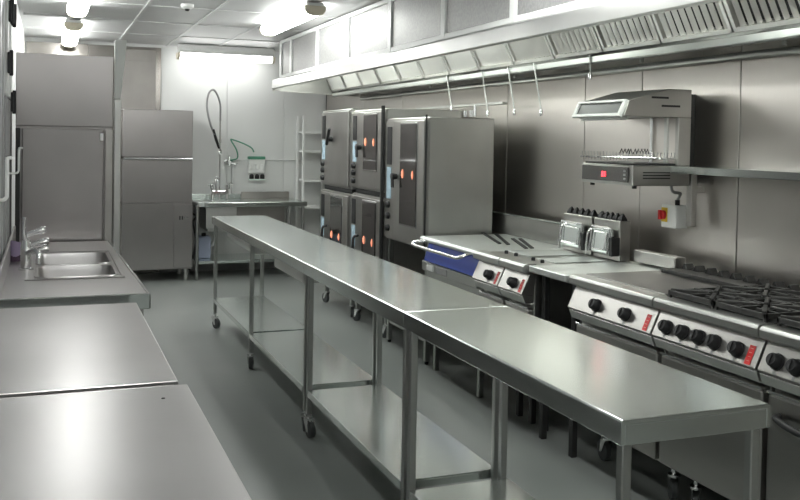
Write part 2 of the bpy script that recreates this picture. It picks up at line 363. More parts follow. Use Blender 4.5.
# ---------------- sink unit ----------------
sk = thing('sink_unit', 'stainless double sink unit standing against the tall steel panel', 'sink', (.1, 4.8, 0))
SX0, SX1, SY0, SY1, SZ = -.175, .392, 3.77, 5.78, .9
holes = [(-.035, .3, 4.33, 4.70), (-.035, .3, 4.76, 5.2)]
xs = [SX0, -.035, .3, SX1]; ysn = [SY0, 4.33, 4.70, 4.76, 5.2, SY1]
bm = B(); vt = {}
def gv(i, j):
    if (i, j) not in vt: vt[(i, j)] = bm.verts.new((xs[i]-(.035*(ysn[j]-SY0)/2 if i == 3 else 0), ysn[j], SZ))
    return vt[(i, j)]
for i in range(3):
    for j in range(5):
        if i == 1 and j in (1, 3): continue
        bm.faces.new((gv(i, j), gv(i+1, j), gv(i+1, j+1), gv(i, j+1)))
o = obj('worktop', bm, 'left', sk)
md = o.modifiers.new('solid', 'SOLIDIFY'); md.thickness = .008; md.offset = 1 if False else -1
md = o.modifiers.new('bevel', 'BEVEL'); md.width = .002; md.limit_method = 'ANGLE'
bm = B()
bx(bm, SX0, SX1, SY0-.004, SY0+.014, SZ-.055, SZ+.007)
v = bx(bm, SX1-.008, SX1+.004, SY0, SY1, SZ-.055, SZ+.004)
for q in v:
    if q.co.y > 5: q.co.x -= .036
obj('rim', bm, 'bench', sk, .003)
for (a, b, c, d) in holes:
    bm = B(); zs = SZ-.004; r0 = [(a, c), (b, c), (b, d), (a, d)]; k = .025
    def ring(ins, z, cr):
        pts = []
        for (px, py, a0) in ((b-ins, d-ins, 0), (a+ins, d-ins, 90), (a+ins, c+ins, 180), (b-ins, c+ins, 270)):
            sx = -1 if px > (a+b)/2 else 1; sy_ = -1 if py > (c+d)/2 else 1
            for g in range(4):
                an = math.radians(a0+30*g); pts.append(bm.verts.new((px+sx*cr+cr*math.cos(an), py+sy_*cr+cr*math.sin(an), z)))
        return pts
    R_ = [ring(-.014, SZ+.001, .05), ring(-.012, SZ+.006, .05), ring(0, SZ+.003, .045), ring(.006, SZ-.02, .045), ring(.018, SZ-.17, .05), ring(.05, SZ-.19, .05)]
    for p, q in zip(R_, R_[1:]):
        for i in range(16): bm.faces.new((p[i], p[(i+1) % 16], q[(i+1) % 16], q[i]))
    bm.faces.new(R_[-1])
    ob = obj('bowl', bm, 'left', sk, smooth=True)
    bm = B(); cx_, cy2 = (a+b)/2, (c+d)/2; tube(bm, [(cx_, cy2, SZ-.189), (cx_, cy2, SZ-.184)], [.04, .034], 18); obj('drain', bm, 'chrome', ob, smooth=True)
bm = B()
for a in ((-.085, .335, 4.27, 4.285), (-.085, .335, 5.255, 5.27), (-.085, -.07, 4.285, 5.255), (.32, .335, 4.285, 5.255)): bx(bm, *a, SZ, SZ+.005)
obj('sink_flange', bm, 'left', sk, .002)
box('apron', 'left', sk, SX0+.02, SX1-.02, SY0+.03, SY0+.045, .66, SZ-.05)
box('apron', 'left', sk, SX1-.1, SX1-.085, SY0+.05, SY1-.02, .66, SZ-.05)
for xl in (SX0+.05, SX1-.08):
    for yl in (SY0+.06, SY1-.06): box('leg', 'leg', sk, xl-.018, xl+.018, yl-.018, yl+.018, 0, SZ-.02)
box('shelf', 'left', sk, SX0+.04, SX1-.09, SY0+.08, SY1-.08, .2, .23)
box('splashback', 'left', sk, SX0, SX0+.012, SY0+.02, SY1, SZ, 1.0)
# mixer tap
tp = thing('mixer_tap', 'chrome mixer tap with upright lever standing beside the double sink', 'tap', (-.085, 4.62, .9))
bm = B(); tube(bm, [(-.085, 4.62, .9), (-.085, 4.62, .908), (-.085, 4.62, .912), (-.085, 4.62, 1.02), (-.085, 4.62, 1.04)], [.034, .034, .024, .023, .02], 18); obj('body', bm, 'chrome', tp, smooth=True)
bm = B(); tube(bm, smooth_path([(-.085, 4.62, 1.03), (-.095, 4.6, 1.08), (-.09, 4.6, 1.15)]), [.014, .014, .013, .012, .011, .01, .009, .009, .009, .009, .009, .009, .012][:13], 12); obj('lever', bm, 'chrome', tp, smooth=True)
for z_, l in ((1.075, .07), (1.02, .085), (.985, .085)):
    bm = B(); tube(bm, [(-.085, 4.62, z_-.01), (-.06+l*.3, 4.62, z_+.005), (-.075+l*.9, 4.62, z_+.012), (-.07+l, 4.62, z_+.013)], [.011, .013, .019, .015], 14); obj('handle', bm, 'chrome', tp, smooth=True)
bm = B(); tube(bm, smooth_path([(-.08, 4.6, .98), (-.05, 4.56, 1.0), (-.03, 4.53, .985), (-.03, 4.52, .94)]), .012, 10); obj('spout', bm, 'chrome', tp, smooth=True)
bm = B(); tube(bm, smooth_path([(-.145, 4.95, .915), (-.143, 4.94, .95), (-.14, 4.93, .99), (-.138, 4.93, 1.0)]), [.024]*3+[.027]*4+[.03]*3+[.026]*5+[.02]*4 if False else .024, 14)
cl = tag(obj('cloth_roll', bm, 'purple', None, smooth=True), 'small mauve and dark rolled cloth behind the mixer tap', 'cloth')
bm = B(); tube(bm, [(-.145, 4.95, .9), (-.145, 4.95, .93)], .028, 14); obj('dark_end', bm, 'plum', cl, smooth=True)

# ---------------- tall steel panel cabinet behind the sink ----------------
fr = thing('tall_steel_cabinet', 'tall stainless cabinet behind the double sink, with a horizontal seam', 'cabinet', (.1, 6.2, 0))
FY = 5.84
box('carcass', 'cab', fr, XL+.02, .375, FY+.02, 6.5, .0, 2.0)
box('upper_panel', 'cab', fr, XL+.02, .378, FY, FY+.02, 1.585, 2.015, bevel=.004)
box('door', 'cab', fr, XL+.055, .325, FY-.004, FY+.02, .62, 1.572, bevel=.005)
box('frame_post', 'warm', fr, .333, .378, FY-.002, FY+.02, .62, 1.572)
box('frame_post', 'dark', fr, XL+.02, XL+.045, FY-.002, FY+.02, .62, 1.572)
box('lower_panel', 'cab', fr, XL+.02, .378, FY, FY+.02, .05, .612)
bm = B(); prismZ(bm, [(.384, FY-.02), (.455, FY-.02), (.455, FY+.04), (.384, FY+.04)], 1.76, 2.12); 
for v in bm.verts:
    if v.co.z < 1.8 and v.co.x > .4: v.co.x -= .035
obj('corner_post', bm, 'white', fr, .004, label='white upper corner post')
box('corner_post', 'steel', fr, .384, .425, FY-.01, FY+.04, .05, 1.755)
bm = B(); bx(bm, .30, .325, FY-.012, FY-.004, 1.50, 1.55); obj('latch', bm, 'chrome', fr, .003)

# ---------------- hood dishwasher ----------------
dw = thing('hood_dishwasher', 'tall stainless machine with a bar handle, left of the rinse sink', 'dishwasher', (1.09, 10.1, 0))
DX0, DX1, DY = .735, 1.45, 9.86
box('body', 'steel', dw, DX0, DX1, DY+.02, 10.5, .14, .80)
box('upper_hood', 'cab', dw, DX0, DX1, DY, 10.48, 1.315, 1.81, bevel=.006)
box('middle_panel', 'cab', dw, DX0, DX1, DY+.001, 10.48, .835, 1.283, bevel=.004)
box('front_panel', 'cab', dw, DX0, DX1, DY, DY+.02, .13, .832, bevel=.003)
box('side_cover', 'cab', dw, 1.26, DX1+.006, DY-.02, DY+.0, .15, .815, bevel=.005)
bm = B(); tube(bm, [(DX0+.01, DY-.03, 1.3), (DX1-.01, DY-.03, 1.3)], .013, 12); cyl(bm, (DX0+.04, DY-.03, 1.3), (DX0+.04, DY+.01, 1.3), .008, 8); cyl(bm, (DX1-.04, DY-.03, 1.3), (DX1-.04, DY+.01, 1.3), .008, 8)
obj('handle', bm, 'chrome', dw, smooth=True)
bm = B(); bx(bm, 1.315, 1.328, DY-.023, DY-.02, .655, .695); bx(bm, 1.34, 1.353, DY-.023, DY-.02, .655, .695); obj('badge', bm, 'dark', dw)
box('badge_bar', 'chrome', dw, 1.36, 1.41, DY-.023, DY-.02, .668, .684, bevel=.001)
for x_ in (DX0+.05, DX1-.05):
    for y_ in (DY+.06, 10.4): bm = B(); cyl(bm, (x_, y_, 0), (x_, y_, .14), .022, 12); obj('foot', bm, 'steel', dw, smooth=True)
bxd = thing('steel_duct_box', 'tall brownish steel casing reaching the ceiling behind the hood dishwasher', 'casing', (.9, 10.4, 1.0))
box('casing', 'warmdark', bxd, .70, 1.13, 10.495, 10.538, .9, 2.48); box('top_band', 'warmdark', bxd, .70, 1.13, 10.49, 10.53, 2.36, 2.485)

# ---------------- rinse sink bench at the back ----------------
rb = thing('rinse_sink_bench', 'stainless rinse sink bench along the white back wall', 'sink', (2.05, 10.1, 0))
RY0, RY1, RZ = 9.84, 10.53, .835
prof = [(2.71, RY0), (2.71, RY1), (1.475, RY1), (1.475, RY0+.14)]+[(1.475+.14-.14*math.cos(a), RY0+.14-.14*math.sin(a)) for a in [math.radians(x) for x in (15, 30, 45, 60, 75, 90)]]
bm = B(); prismZ(bm, prof, RZ-.05, RZ); obj('worktop', bm, 'bench', rb, .006, seg=2)
bm = B(); bx(bm, 1.48, 2.66, RY1-.02, RY1, RZ, RZ+.05); obj('splashback', bm, 'bench', rb, .003)
box('upstand', 'warmdark', rb, 2.1, 2.66, RY1-.06, RY1-.021, RZ, RZ+.075, label='darker raised strip along the wall')
box('sink_apron', 'steel', rb, 1.6, 1.93, RY0+.03, RY0+.045, .55, RZ-.05)
box('apron_side', 'warmdark', rb, 1.93, 2.5, RY0+.2, RY0+.215, .55, RZ-.05)
box('basin', 'steel', rb, 1.62, 1.92, RY0+.05, RY1-.1, .52, RZ-.05)
for xl, yl in ((1.51, RY0+.05), (2.67, RY0+.04), (2.52, RY0+.05), (1.51, RY1-.05), (2.62, RY1-.05)):
    bm = B(); cyl(bm, (xl, yl, 0), (xl, yl, RZ-.04), .019, 12); obj('leg', bm, 'leg', rb, smooth=True)
bm = B(); bx(bm, 1.53, 2.6, RY0+.06, RY1-.05, .17, .2); obj('undershelf', bm, 'bench', rb, .003)
bm = B(); tube(bm, smooth_path([(1.75, RY0+.3, .52), (1.75, RY0+.3, .4), (1.72, RY0+.4, .33), (1.7, RY1-.02, .33)]), .02, 10); obj('waste_pipe', bm, 'white', rb, smooth=True)
dt = thing('detergent_can', 'pale blue plastic detergent can standing under the rinse sink', 'canister', (1.63, 10.2, .2))
bm = B(); bx(bm, 1.56, 1.7, 10.12, 10.32, .2005, .44); obj('can', bm, mat('pale_blue_plastic', (.3, .34, .45), .5), dt, .02, seg=3); bm = B(); cyl(bm, (1.63, 10.2, .44), (1.63, 10.2, .475), .025, 12); obj('cap', bm, 'black', dt)
# pipes beside the dishwasher
bm = B(); cyl(bm, (1.49, 10.3, .05), (1.49, 10.3, .78), .015, 10); tube(bm, smooth_path([(1.49, 10.2, .7), (1.54, 10.15, .66), (1.5, 10.1, .6), (1.53, 10.1, .4), (1.5, 10.1, .2)]), .012, 8)
tag(obj('water_hoses', bm, 'dark', None, smooth=True), 'dark hoses running down between the dishwasher and the rinse bench', 'hose')
# pre-rinse spray tap
px, py = 1.815, 10.3
st = thing('spray_tap', 'tall pre-rinse spray tap with a looped hose on the rinse bench', 'tap', (px, py, RZ))
bm = B(); cyl(bm, (px, py, RZ), (px, py, 1.75), .009, 10); obj('riser', bm, 'chrome', st, smooth=True)
bm = B(); tube(bm, smooth_path([(px, py, 1.72), (px-.005, py-.01, 1.9), (px-.05, py-.03, 2.02), (px-.1, py-.05, 2.06), (px-.15, py-.07, 2.0), (px-.165, py-.09, 1.86), (px-.13, py-.12, 1.68), (px-.085, py-.15, 1.56)], 6), .011, 10); obj('hose', bm, 'grey', st, smooth=True)
bm = B(); tube(bm, [(px-.1, py-.14, 1.62), (px-.07, py-.15, 1.51), (px-.035, py-.15, 1.41)], [.013, .016, .012], 12); obj('grip', bm, 'black', st, smooth=True)
bm = B(); tube(bm, [(px-.035, py-.15, 1.41), (px-.025, py-.15, 1.385), (px-.03, py-.17, 1.36)], [.015, .02, .022], 12); obj('spray_head', bm, 'chrome', st, smooth=True)
bm = B(); cyl(bm, (px, py, 1.48), (px-.05, py-.13, 1.45), .006, 8); cyl(bm, (px, py, 1.47), (px, py, 1.51), .015, 10); obj('hook', bm, 'chrome', st, smooth=True)
bm = B(); bx(bm, px-.09, px+.1, py-.025, py+.025, RZ+.06, RZ+.1)
for s in (-.075, .085): cyl(bm, (px+s, py, RZ), (px+s, py, RZ+.17), .016, 10)
obj('mixer_base', bm, 'chrome', st, .006)
bm = B(); tube(bm, smooth_path([(px-.01, py-.02, RZ+.2), (px-.05, py-.08, RZ+.26), (px-.07, py-.16, RZ+.25), (px-.07, py-.17, RZ+.12)]), .011, 10); obj('spout', bm, 'chrome', st, smooth=True)
for s in (-.1, .11):
    bm = B(); cyl(bm, (px+s-.03, py-.03, RZ+.17), (px+s+.03, py-.03, RZ+.18), .011, 8); cyl(bm, (px+s, py-.0, RZ+.12), (px+s, py-.03, RZ+.17), .008, 8); obj('lever', bm, 'chrome', st, smooth=True)
# green-hosed dosing arm and dispenser on the wall
da = thing('dosing_arm', 'thin green hose bent over a small valve on the back wall', 'hose', (2.0, 10.5, 1.3))
bm = B(); tube(bm, smooth_path([(1.97, 10.5, 1.27), (2.04, 10.44, 1.3), (2.03, 10.44, 1.39), (1.97, 10.46, 1.5), (1.985, 10.46, 1.51), (2.1, 10.44, 1.47), (2.2, 10.44, 1.42), (2.23, 10.44, 1.37)], 5), .008, 8); obj('green_hose', bm, 'green', da, smooth=True)
bm = B(); cyl(bm, (1.9, 10.48, 1.27), (2.05, 10.48, 1.23), .017, 10); cyl(bm, (1.96, 10.5, 1.2), (1.95, 10.45, 1.33), .014, 10); cyl(bm, (1.93, 10.544, 1.25), (1.93, 10.46, 1.25), .02, 12); obj('valve', bm, 'chrome', da, smooth=True)
ds = thing('soap_dispenser', 'mint green wall dispenser with three dark bottles above the rinse bench', 'dispenser', (2.27, 10.5, 1.2))
box('back_plate', 'white', ds, 2.18, 2.37, 10.49, 10.543, 1.12, 1.3, bevel=.01); box('top_bar', 'green', ds, 2.175, 2.375, 10.47, 10.54, 1.285, 1.32, bevel=.006)
for k in range(3):
    c = 2.212+.063*k; bm = B(); tube(bm, [(c, 10.46, 1.06), (c, 10.46, 1.065), (c, 10.46, 1.10), (c, 10.46, 1.115)], [.018, .026, .026, .012], 12); obj('bottle', bm, 'black', ds, smooth=True)
    box('valve_button', 'white', ds, c-.018, c+.018, 10.47, 10.49, 1.17, 1.23, bevel=.005)
box('bottle_shelf', 'mint', ds, 2.18, 2.37, 10.435, 10.49, 1.045, 1.058)
box('pipe_panel', 'backwall', bpy.data.objects['wall_back'], 1.99, 2.01, YB-.05, YB-.006, RZ+.06, 1.28)
box('pipe_panel', 'backwall', bpy.data.objects['wall_back'], 1.99, 2.95, YB-.03, YB-.006, 1.275, 1.285)
# white shelf rack
rk = thing('white_shelf_rack', 'white shelf rack against the back wall beside the far oven stack', 'shelf', (2.93, 10.35, 0))
for x_ in (2.76, 3.07):
    for y_ in (10.22, 10.5): box('post', 'steelwhite', rk, x_-.014, x_+.014, y_-.014, y_+.014, 0, 1.8)
for z_ in (.35, .75, 1.06, 1.4, 1.62): box('shelf', 'steelwhite', rk, 2.775, 3.055, 10.21, 10.51, z_-.025, z_)

# ---------------- ovens ----------------
def stand(t, x0, x1, y0, y1, ztop, cast=False):
    for xl in (x0+.03, x1-.05):
        for yl in (y0+.03, y1-.03):
            box('leg', 'leg', t, xl-.018, xl+.018, yl-.018, yl+.018, .11 if cast else .02, ztop)
            if cast: castor(t, xl, yl, .12, .045, random.uniform(.8, 2.0))
            else: bm = B(); cyl(bm, (xl, yl, 0), (xl, yl, .03), .014, 10); obj('foot', bm, 'black', t, smooth=True)
    box('stand_shelf', 'leg', t, x0+.02, x1-.04, y0+.02, y1-.02, .15, .18)
def oven(t, x0, x1, y0, y1, z0, z1, win=True, lamp=True, lamp_z=.35, handle='bar', wz=(.12, .93)):
    """convection oven facing -X; control strip on its far side, door on the near side"""
    W = y1-y0; H = z1-z0
    box('casing', 'steel', t, x0+.03, x1, y0, y1, z0, z1, bevel=.004)
    box('front_frame', 'front', t, x0+.018, x0+.03, y0+.004, y1-.004, z0+.004, z1-.004)
    ys_ = y1-W*.24
    d = B(); bx(d, x0-.004, x0+.018, y0+.012, ys_-.008, z0+.02, z1-.02); d_ = obj('door', d, 'front', t, .004)
    if win:
        a, b, c, e = y0+W*.17, ys_-W*.2, z0+H*wz[0], z0+H*wz[1]
        bm = B(); bx(bm, x0-.009, x0-.004, a-.012, b+.012, c-.012, e+.012); obj('window_frame', bm, 'chrome', d_, .003)
        bm = B(); bx(bm, x0-.013, x0-.006, a, b, c, e); g = obj('window', bm, 'glass', d_, .002)
        if lamp:
            bm = B(); zc = c+(e-c)*lamp_z; tube(bm, [(x0-.014, b-.06, zc-.03), (x0-.016, b-.06, zc-.01), (x0-.016, b-.06, zc+.015), (x0-.014, b-.06, zc+.035)], [.004, .009, .008, .003], 10); obj('oven_light', bm, 'glow', d_, smooth=True); bm = B(); tube(bm, [(x0-.014, a+.06, zc-.03), (x0-.016, a+.06, zc), (x0-.014, a+.06, zc+.03)], [.003, .008, .003], 10); obj('oven_light', bm, 'glow', d_, smooth=True)
    bm = B(); bx(bm, x0-.0, x0+.018, ys_, y1-.012, z0+.02, z1-.02); cp_ = obj('control_panel', bm, 'front', t, .003)
    yc = (ys_+y1-.012)/2
    bm = B(); bx(bm, x0-.004, x0, yc-.05, yc+.05, z0+H*.62, z0+H*.93); obj('display', bm, 'black', cp_, .002)
    bm = B(); bx(bm, x0-.004, x0, yc-.045, yc+.045, z0+H*.34, z0+H*.6); obj('keypad', bm, 'display', cp_, .002)
    for f in (.1, .2, .29):
        bm = B(); tube(bm, [(x0, yc, z0+H*f), (x0-.022, yc, z0+H*f), (x0-.026, yc, z0+H*f)], [.026, .023, .018], 14); obj('knob', bm, 'black', cp_, smooth=True)
    yh = ys_-W*.06
    if handle == 'bar':
        zc = z0+H*.3; bm = B(); tube(bm, smooth_path([(x0-.004, yh, zc+.13), (x0-.045, yh, zc+.11), (x0-.05, yh, zc), (x0-.045, yh, zc-.11), (x0-.004, yh, zc-.13)], 4), .011, 10); obj('handle', bm, 'black', d_, smooth=True)
    elif handle == 'knob':
        zc = z0+H*.53; bm = B(); tube(bm, [(x0-.004, yh-.03, zc), (x0-.045, yh-.03, zc), (x0-.05, yh-.03, zc)], [.02, .028, .02], 14); tube(bm, [(x0-.04, yh-.03, zc), (x0-.045, yh-.05, zc-.08)], .012, 10); obj('handle', bm, 'black', d_, smooth=True)
    else:
        zc = z0+H*.62; bm = B(); tube(bm, [(x0-.004, yh-.12, zc), (x0-.04, yh-.12, zc)], .024, 14); tube(bm, [(x0-.04, yh-.07, zc-.05), (x0-.045, yh-.17, zc+.09)], .014, 10); obj('handle', bm, 'black', d_, smooth=True)
o1 = thing('combi_oven', 'nearest large stainless oven with a dark window and a plain steel side', 'oven', (2.65, 6.1, 0), 'ovens along the wall')
oven(o1, 2.4, 2.92, 5.735, 6.525, .79, 1.7, lamp_z=.5, handle='knob', wz=(.16, .95)); stand(o1, 2.42, 2.92, 5.735, 6.525, .79)
bm = B()
for y_ in (5.95, 6.05): cyl(bm, (2.85, y_, 1.715), (2.85, y_, 1.76), .02, 10)
cyl(bm, (2.85, 5.9, 1.715), (2.85, 5.9, 1.8), .012, 8); obj('vent_pipes', bm, 'chrome', o1, smooth=True)
box('edge_trim', 'dark', o1, 2.398, 2.41, 5.727, 5.735, .79, 1.715, bevel=.001)
o2 = thing('double_oven', 'middle oven stack with a window door above another glass door', 'oven', (2.65, 6.95, 0), 'ovens along the wall')
oven(o2, 2.4, 3.05, 6.56, 7.36, 1.13, 1.78, lamp_z=.5, handle='knob', wz=(.26, .93)); oven(o2, 2.4, 3.05, 6.56, 7.36, .42, 1.09, lamp_z=.42); box('spacer', 'dark', o2, 2.44, 3.0, 6.58, 7.34, 1.09, 1.13); stand(o2, 2.44, 3.02, 6.58, 7.34, .42, True)
box('flue_bar', 'steel', o2, 2.96, 3.0, 5.7, 7.3, 1.8, 1.82)
box('side_post', 'dark', o2, 2.375, 2.4, 6.535, 6.56, .42, 1.8)
o3 = thing('double_oven', 'far oven stack with plain doors and a slanted black latch', 'oven', (2.65, 7.85, 0), 'ovens along the wall')
oven(o3, 2.4, 3.05, 7.42, 8.28, 1.11, 1.8, win=False, handle='latch'); oven(o3, 2.4, 3.05, 7.42, 8.28, .42, 1.07, lamp_z=.35); box('spacer', 'dark', o3, 2.44, 3.0, 7.44, 8.26, 1.07, 1.11); stand(o3, 2.44, 3.02, 7.44, 8.26, .42, True)

# ---------------- cooking line ----------------
def cooker_shell(t, y0, y1, xf=2.38, xb_=3.0, door=True, z=.9, front='front', legs='castor', open_top=None):
    """body with bullnose, slanted control panel and door; returns control panel part"""
    if open_top is None: box('hob_top', 'steel', t, xf+.05, xb_, y0+.002, y1-.002, z-.03, z-.002, bevel=.002)
    bm = B(); prismY(bm, [(xf-.01, z+.008), (xf-.022, z+.004), (xf-.03, z-.006), (xf-.028, z-.034), (xf-.005, z-.044), (xf+.05, z-.04), (xf+.05, z+.008)], y0+.002, y1-.002); obj('front_edge', bm, 'steel', t, .002)
    bm = B(); prismY(bm, [(xf+.012, z-.047), (xf-.035, z-.148), (xf-.025, z-.158), (xf+.04, z-.158), (xf+.05, z-.047)], y0+.004, y1-.004); cpn = obj('control_panel', bm, front, t, .002)
    bm = B(); prismY(bm, [(xf-.027, z-.16), (xf-.01, z-.2), (xf+.04, z-.2), (xf+.04, z-.16)], y0+.004, y1-.004); obj('skirt', bm, 'steel', t, .002)
    box('body', 'steel', t, xf+.045, xb_, y0+.006, y1-.006, .2, z-.03)
    if door:
        d_ = box('oven_door', 'warm', t, xf+.01, xf+.045, y0+.012, y1-.012, .215, z-.235, bevel=.006)
        box('door_edge', 'chrome', t, xf+.006, xf+.03, y0+.014, y1-.014, z-.233, z-.222, bevel=.002)
    for xl in (xf+.16, xb_-.08):
        for yl in (y0+.07, y1-.07):
            if legs == 'castor': castor(t, xl, yl, .2, .05, random.uniform(.5, 2.2))
            else: bm = B(); bx(bm, xl-.016, xl+.016, yl-.016, yl+.016, .0, .2); obj('leg', bm, 'dark', t, .003)
    return cpn
def on_panel(y, s, xf=2.38, z=.9, d=0):   # point on the slanted panel, s 0 top .. 1 bottom
    nx_, nz_ = -.907, .42
    return Vector((xf+.012-.047*s+nx_*d, y, z-.047-.101*s+nz_*d))
def knob(parent, y, s=.58, xf=2.38, r=.029):
    p0, p1, p2, p3 = (on_panel(y, s, xf, d=q) for q in (0, .008, .03, .036))
    bm = B(); tube(bm, [p0, p1], r*1.05, 20); tube(bm, [p1, p2, p3], [r*.92, r*.84, r*.7], 20)
    k = obj('knob', bm, 'black', parent, smooth=True)
    bm = B(); a, b = on_panel(y, s+.24, xf), on_panel(y, min(s+.42, .99), xf)
    for q in (a, b): pass
    n = on_panel(y, 0, xf, d=.002)-on_panel(y, 0, xf)
    vs = [bm.verts.new(v) for v in (a+Vector((0, -.006, 0))+n, a+Vector((0, .006, 0))+n, b+Vector((0, .006, 0))+n, b+Vector((0, -.006, 0))+n)]; bm.faces.new(vs)
    obj('dial_mark', bm, 'grey', k)
    bm = B(); c = on_panel(y, s, xf, d=.037); u = (on_panel(y, 1, xf)-on_panel(y, 0, xf)).normalized()
    f = [c+u*r*.55+Vector((0, -.0035, 0)), c+u*r*.55+Vector((0, .0035, 0)), c-u*r*.6+Vector((0, .0035, 0)), c-u*r*.6+Vector((0, -.0035, 0))]
    g = [q+n*2 for q in f]; vf = [bm.verts.new(v) for v in f]; vg = [bm.verts.new(v) for v in g]; bm.faces.new(vf); bm.faces.new(vg[::-1])
    for i in range(4): bm.faces.new((vf[i], vf[(i+1) % 4], vg[(i+1) % 4], vg[i]))
    obj('grip', bm, 'black', k)
def sticker(parent, y, xf=2.38, w_=.03):
    u0, u1 = .3, .95; n = on_panel(y, 0, xf, d=.0015)-on_panel(y, 0, xf)
    def quad(bm, ya, yb, sa, sb, k=1):
        bm.faces.new([bm.verts.new(on_panel(q, s_, xf)+n*k) for q, s_ in ((ya, sa), (yb, sa), (yb, sb), (ya, sb))])
    bm = B(); quad(bm, y-w_/2, y+w_/2, u0, u1); s_ = obj('warning_label', bm, 'red', parent)
    bm = B()
    for k in range(4): quad(bm, y-w_*.25, y+w_*.25, u0+.1+k*.14, u0+.112+k*.14, 1.6)
    obj('label_print', bm, 'offwhite', s_)
def flue(t, y0, y1, x=2.95, z=.9, h=.05):
    bm = B(); bx(bm, x, x+.06, y0+.01, y1-.01, z-.01, z+h*.5); obj('flue', bm, 'iron', t, .003)
    n = max(3, int((y1-y0)/.085)); 
    for k in range(n):
        yc = y0+(k+.5)*(y1-y0)/n; bm = B(); prismZ(bm, [(x, yc-.022), (x+.05, yc-.022), (x+.05, yc+.022), (x, yc+.022)], z+h*.5, z+h*1.05)
        for v in bm.verts:
            if v.co.z > z+h*.8: v.co.y = yc+(v.co.y-yc)*.25
        obj('flue_tooth', bm, 'iron', t, .002)
# pan-support grids
def grates(t, y0, y1, x0=2.405, x1=2.93, z=.905):
    nyb, nxb = 2, 2
    for i in range(2):
        for j in range(2):
            ya, yb = y0+.02+j*(y1-y0-.04)/2, y0+.02+(j+1)*(y1-y0-.04)/2; xa, xb2 = x0+i*(x1-x0)/2, x0+(i+1)*(x1-x0)/2
            yc, xc = (ya+yb)/2, (xa+xb2)/2; g = .006
            bm = B(); tube(bm, [(xc, yc, z-.005), (xc, yc, z+.008), (xc, yc, z+.01), (xc, yc, z+.02)], [.055, .05, .04, .036], 20)
            br = obj('burner', bm, 'iron', t, smooth=True); bm = B(); tube(bm, [(xc, yc, z+.02), (xc, yc, z+.024)], [.03, .026], 16); obj('burner_cap', bm, 'dark', br, smooth=True)
            bm = B(); zt_ = z+.034; h = .02
            for (a, b, c, d) in ((xa+.004, xb2-.004, ya+.004, ya+.016), (xa+.004, xb2-.004, yb-.016, yb-.004), (xa+.004, xa+.016, ya+.004, yb-.004), (xb2-.016, xb2-.004, ya+.004, yb-.004)): bx(bm, a, b, c, d, zt_-h, zt_)
            for k in range(8):
                an = k*math.pi/4+math.pi/8*0; R1 = min(xb2-xa, yb-ya)/2-.008; d_ = Vector((math.cos(an), math.sin(an), 0)); n_ = Vector((-d_.y, d_.x, 0))*.008
                m_ = 1/max(abs(d_.x), abs(d_.y)); c0 = Vector((xc, yc, 0))
                p = [c0+d_*.028-n_, c0+d_*.028+n_, c0+d_*R1*m_+n_, c0+d_*R1*m_-n_]
                prismZ(bm, [(q.x, q.y) for q in p], zt_-h, zt_+(.008 if k % 2 else .004))
            for q in (.3, .7):
                bx(bm, xa+.01, xb2-.01, ya+(yb-ya)*q-.005, ya+(yb-ya)*q+.005, zt_-.012, zt_-.002); bx(bm, xa+(xb2-xa)*q-.005, xa+(xb2-xa)*q+.005, ya+.01, yb-.01, zt_-.012, zt_-.002)
            for sx_ in (xa+.01, xb2-.01):
                for sy2 in (ya+.01, yb-.01): bx(bm, sx_-.006, sx_+.006, sy2-.006, sy2+.006, z-.004, zt_)
            obj('pan_support', bm, 'iron', t, .0015)
    bm = B(); bx(bm, x0-.01, x1+.01, y0+.012, y1-.012, z-.004, z-.001); obj('spill_tray', bm, 'iron', t)
# range with five knobs
r1 = thing('gas_range', 'four-burner gas range with five black knobs and cast iron supports', 'range', (2.7, 2.84, 0), 'cookers on castors')
c1 = cooker_shell(r1, 2.545, 3.145)
for y_ in (3.062, 2.96, 2.865, 2.775, 2.655): knob(c1, y_)
sticker(c1, 2.59); grates(r1, 2.545, 3.145); flue(r1, 2.545, 3.145, h=.05)
r2 = thing('gas_range', 'nearest gas range, cut off by the right edge, with a dark curved door handle', 'range', (2.7, 2.24, 0), 'cookers on castors')
c2 = cooker_shell(r2, 1.94, 2.54)
for y_ in (2.46, 2.37, 2.285, 2.2, 2.09): knob(c2, y_)
sticker(c2, 1.99); grates(r2, 1.94, 2.54); flue(r2, 1.94, 2.54, h=.05)
for t_, ya, yb in ((r2, 2.02, 2.47),):
    bm = B(); tube(bm, smooth_path([(2.39, yb, .60), (2.355, yb-.02, .6), (2.34, yb-.1, .59), (2.335, (ya+yb)/2, .585), (2.34, ya+.1, .59), (2.355, ya+.02, .6), (2.39, ya, .6)], 4), .012, 10); obj('door_handle', bm, 'black', t_, smooth=True)
r0 = thing('griddle_cooker', 'griddle cooker with two black knobs and a flat dark plate', 'griddle', (2.7, 3.44, 0), 'cookers on castors')
c0 = cooker_shell(r0, 3.15, 3.8)
knob(c0, 3.575); knob(c0, 3.345); sticker(c0, 3.195)
box('griddle_plate', 'griddle', r0, 2.43, 2.93, 3.17, 3.775, .9, .912, bevel=.003)
flue(r0, 3.15, 3.745, h=.05); box('grease_slot', 'iron', r0, 2.83, 2.93, 3.17, 3.725, .912, .93, bevel=.002)
# plain worktop between griddle and fryers
wk = thing('infill_worktop', 'pale plain worktop with an open dark gap below, between griddle and fryers', 'worktop', (2.67, 3.95, 0))
bm = B(); prismY(bm, [(2.335, .902), (3.0, .902), (3.0, .862), (2.36, .862), (2.335, .87)], 3.807, 4.165); obj('worktop', bm, 'pale', wk, .004)
box('upstand', 'front', wk, 2.935, 3.0, 3.755, 4.1, .914, .975)
for xl in (2.42, 2.95):
    for yl in (3.84, 4.13): box('leg', 'dark', wk, xl-.016, xl+.016, yl-.016, yl+.016, 0, .865)
box('shelf', 'dark', wk, 2.5, 2.97, 3.82, 4.15, .3, .32)
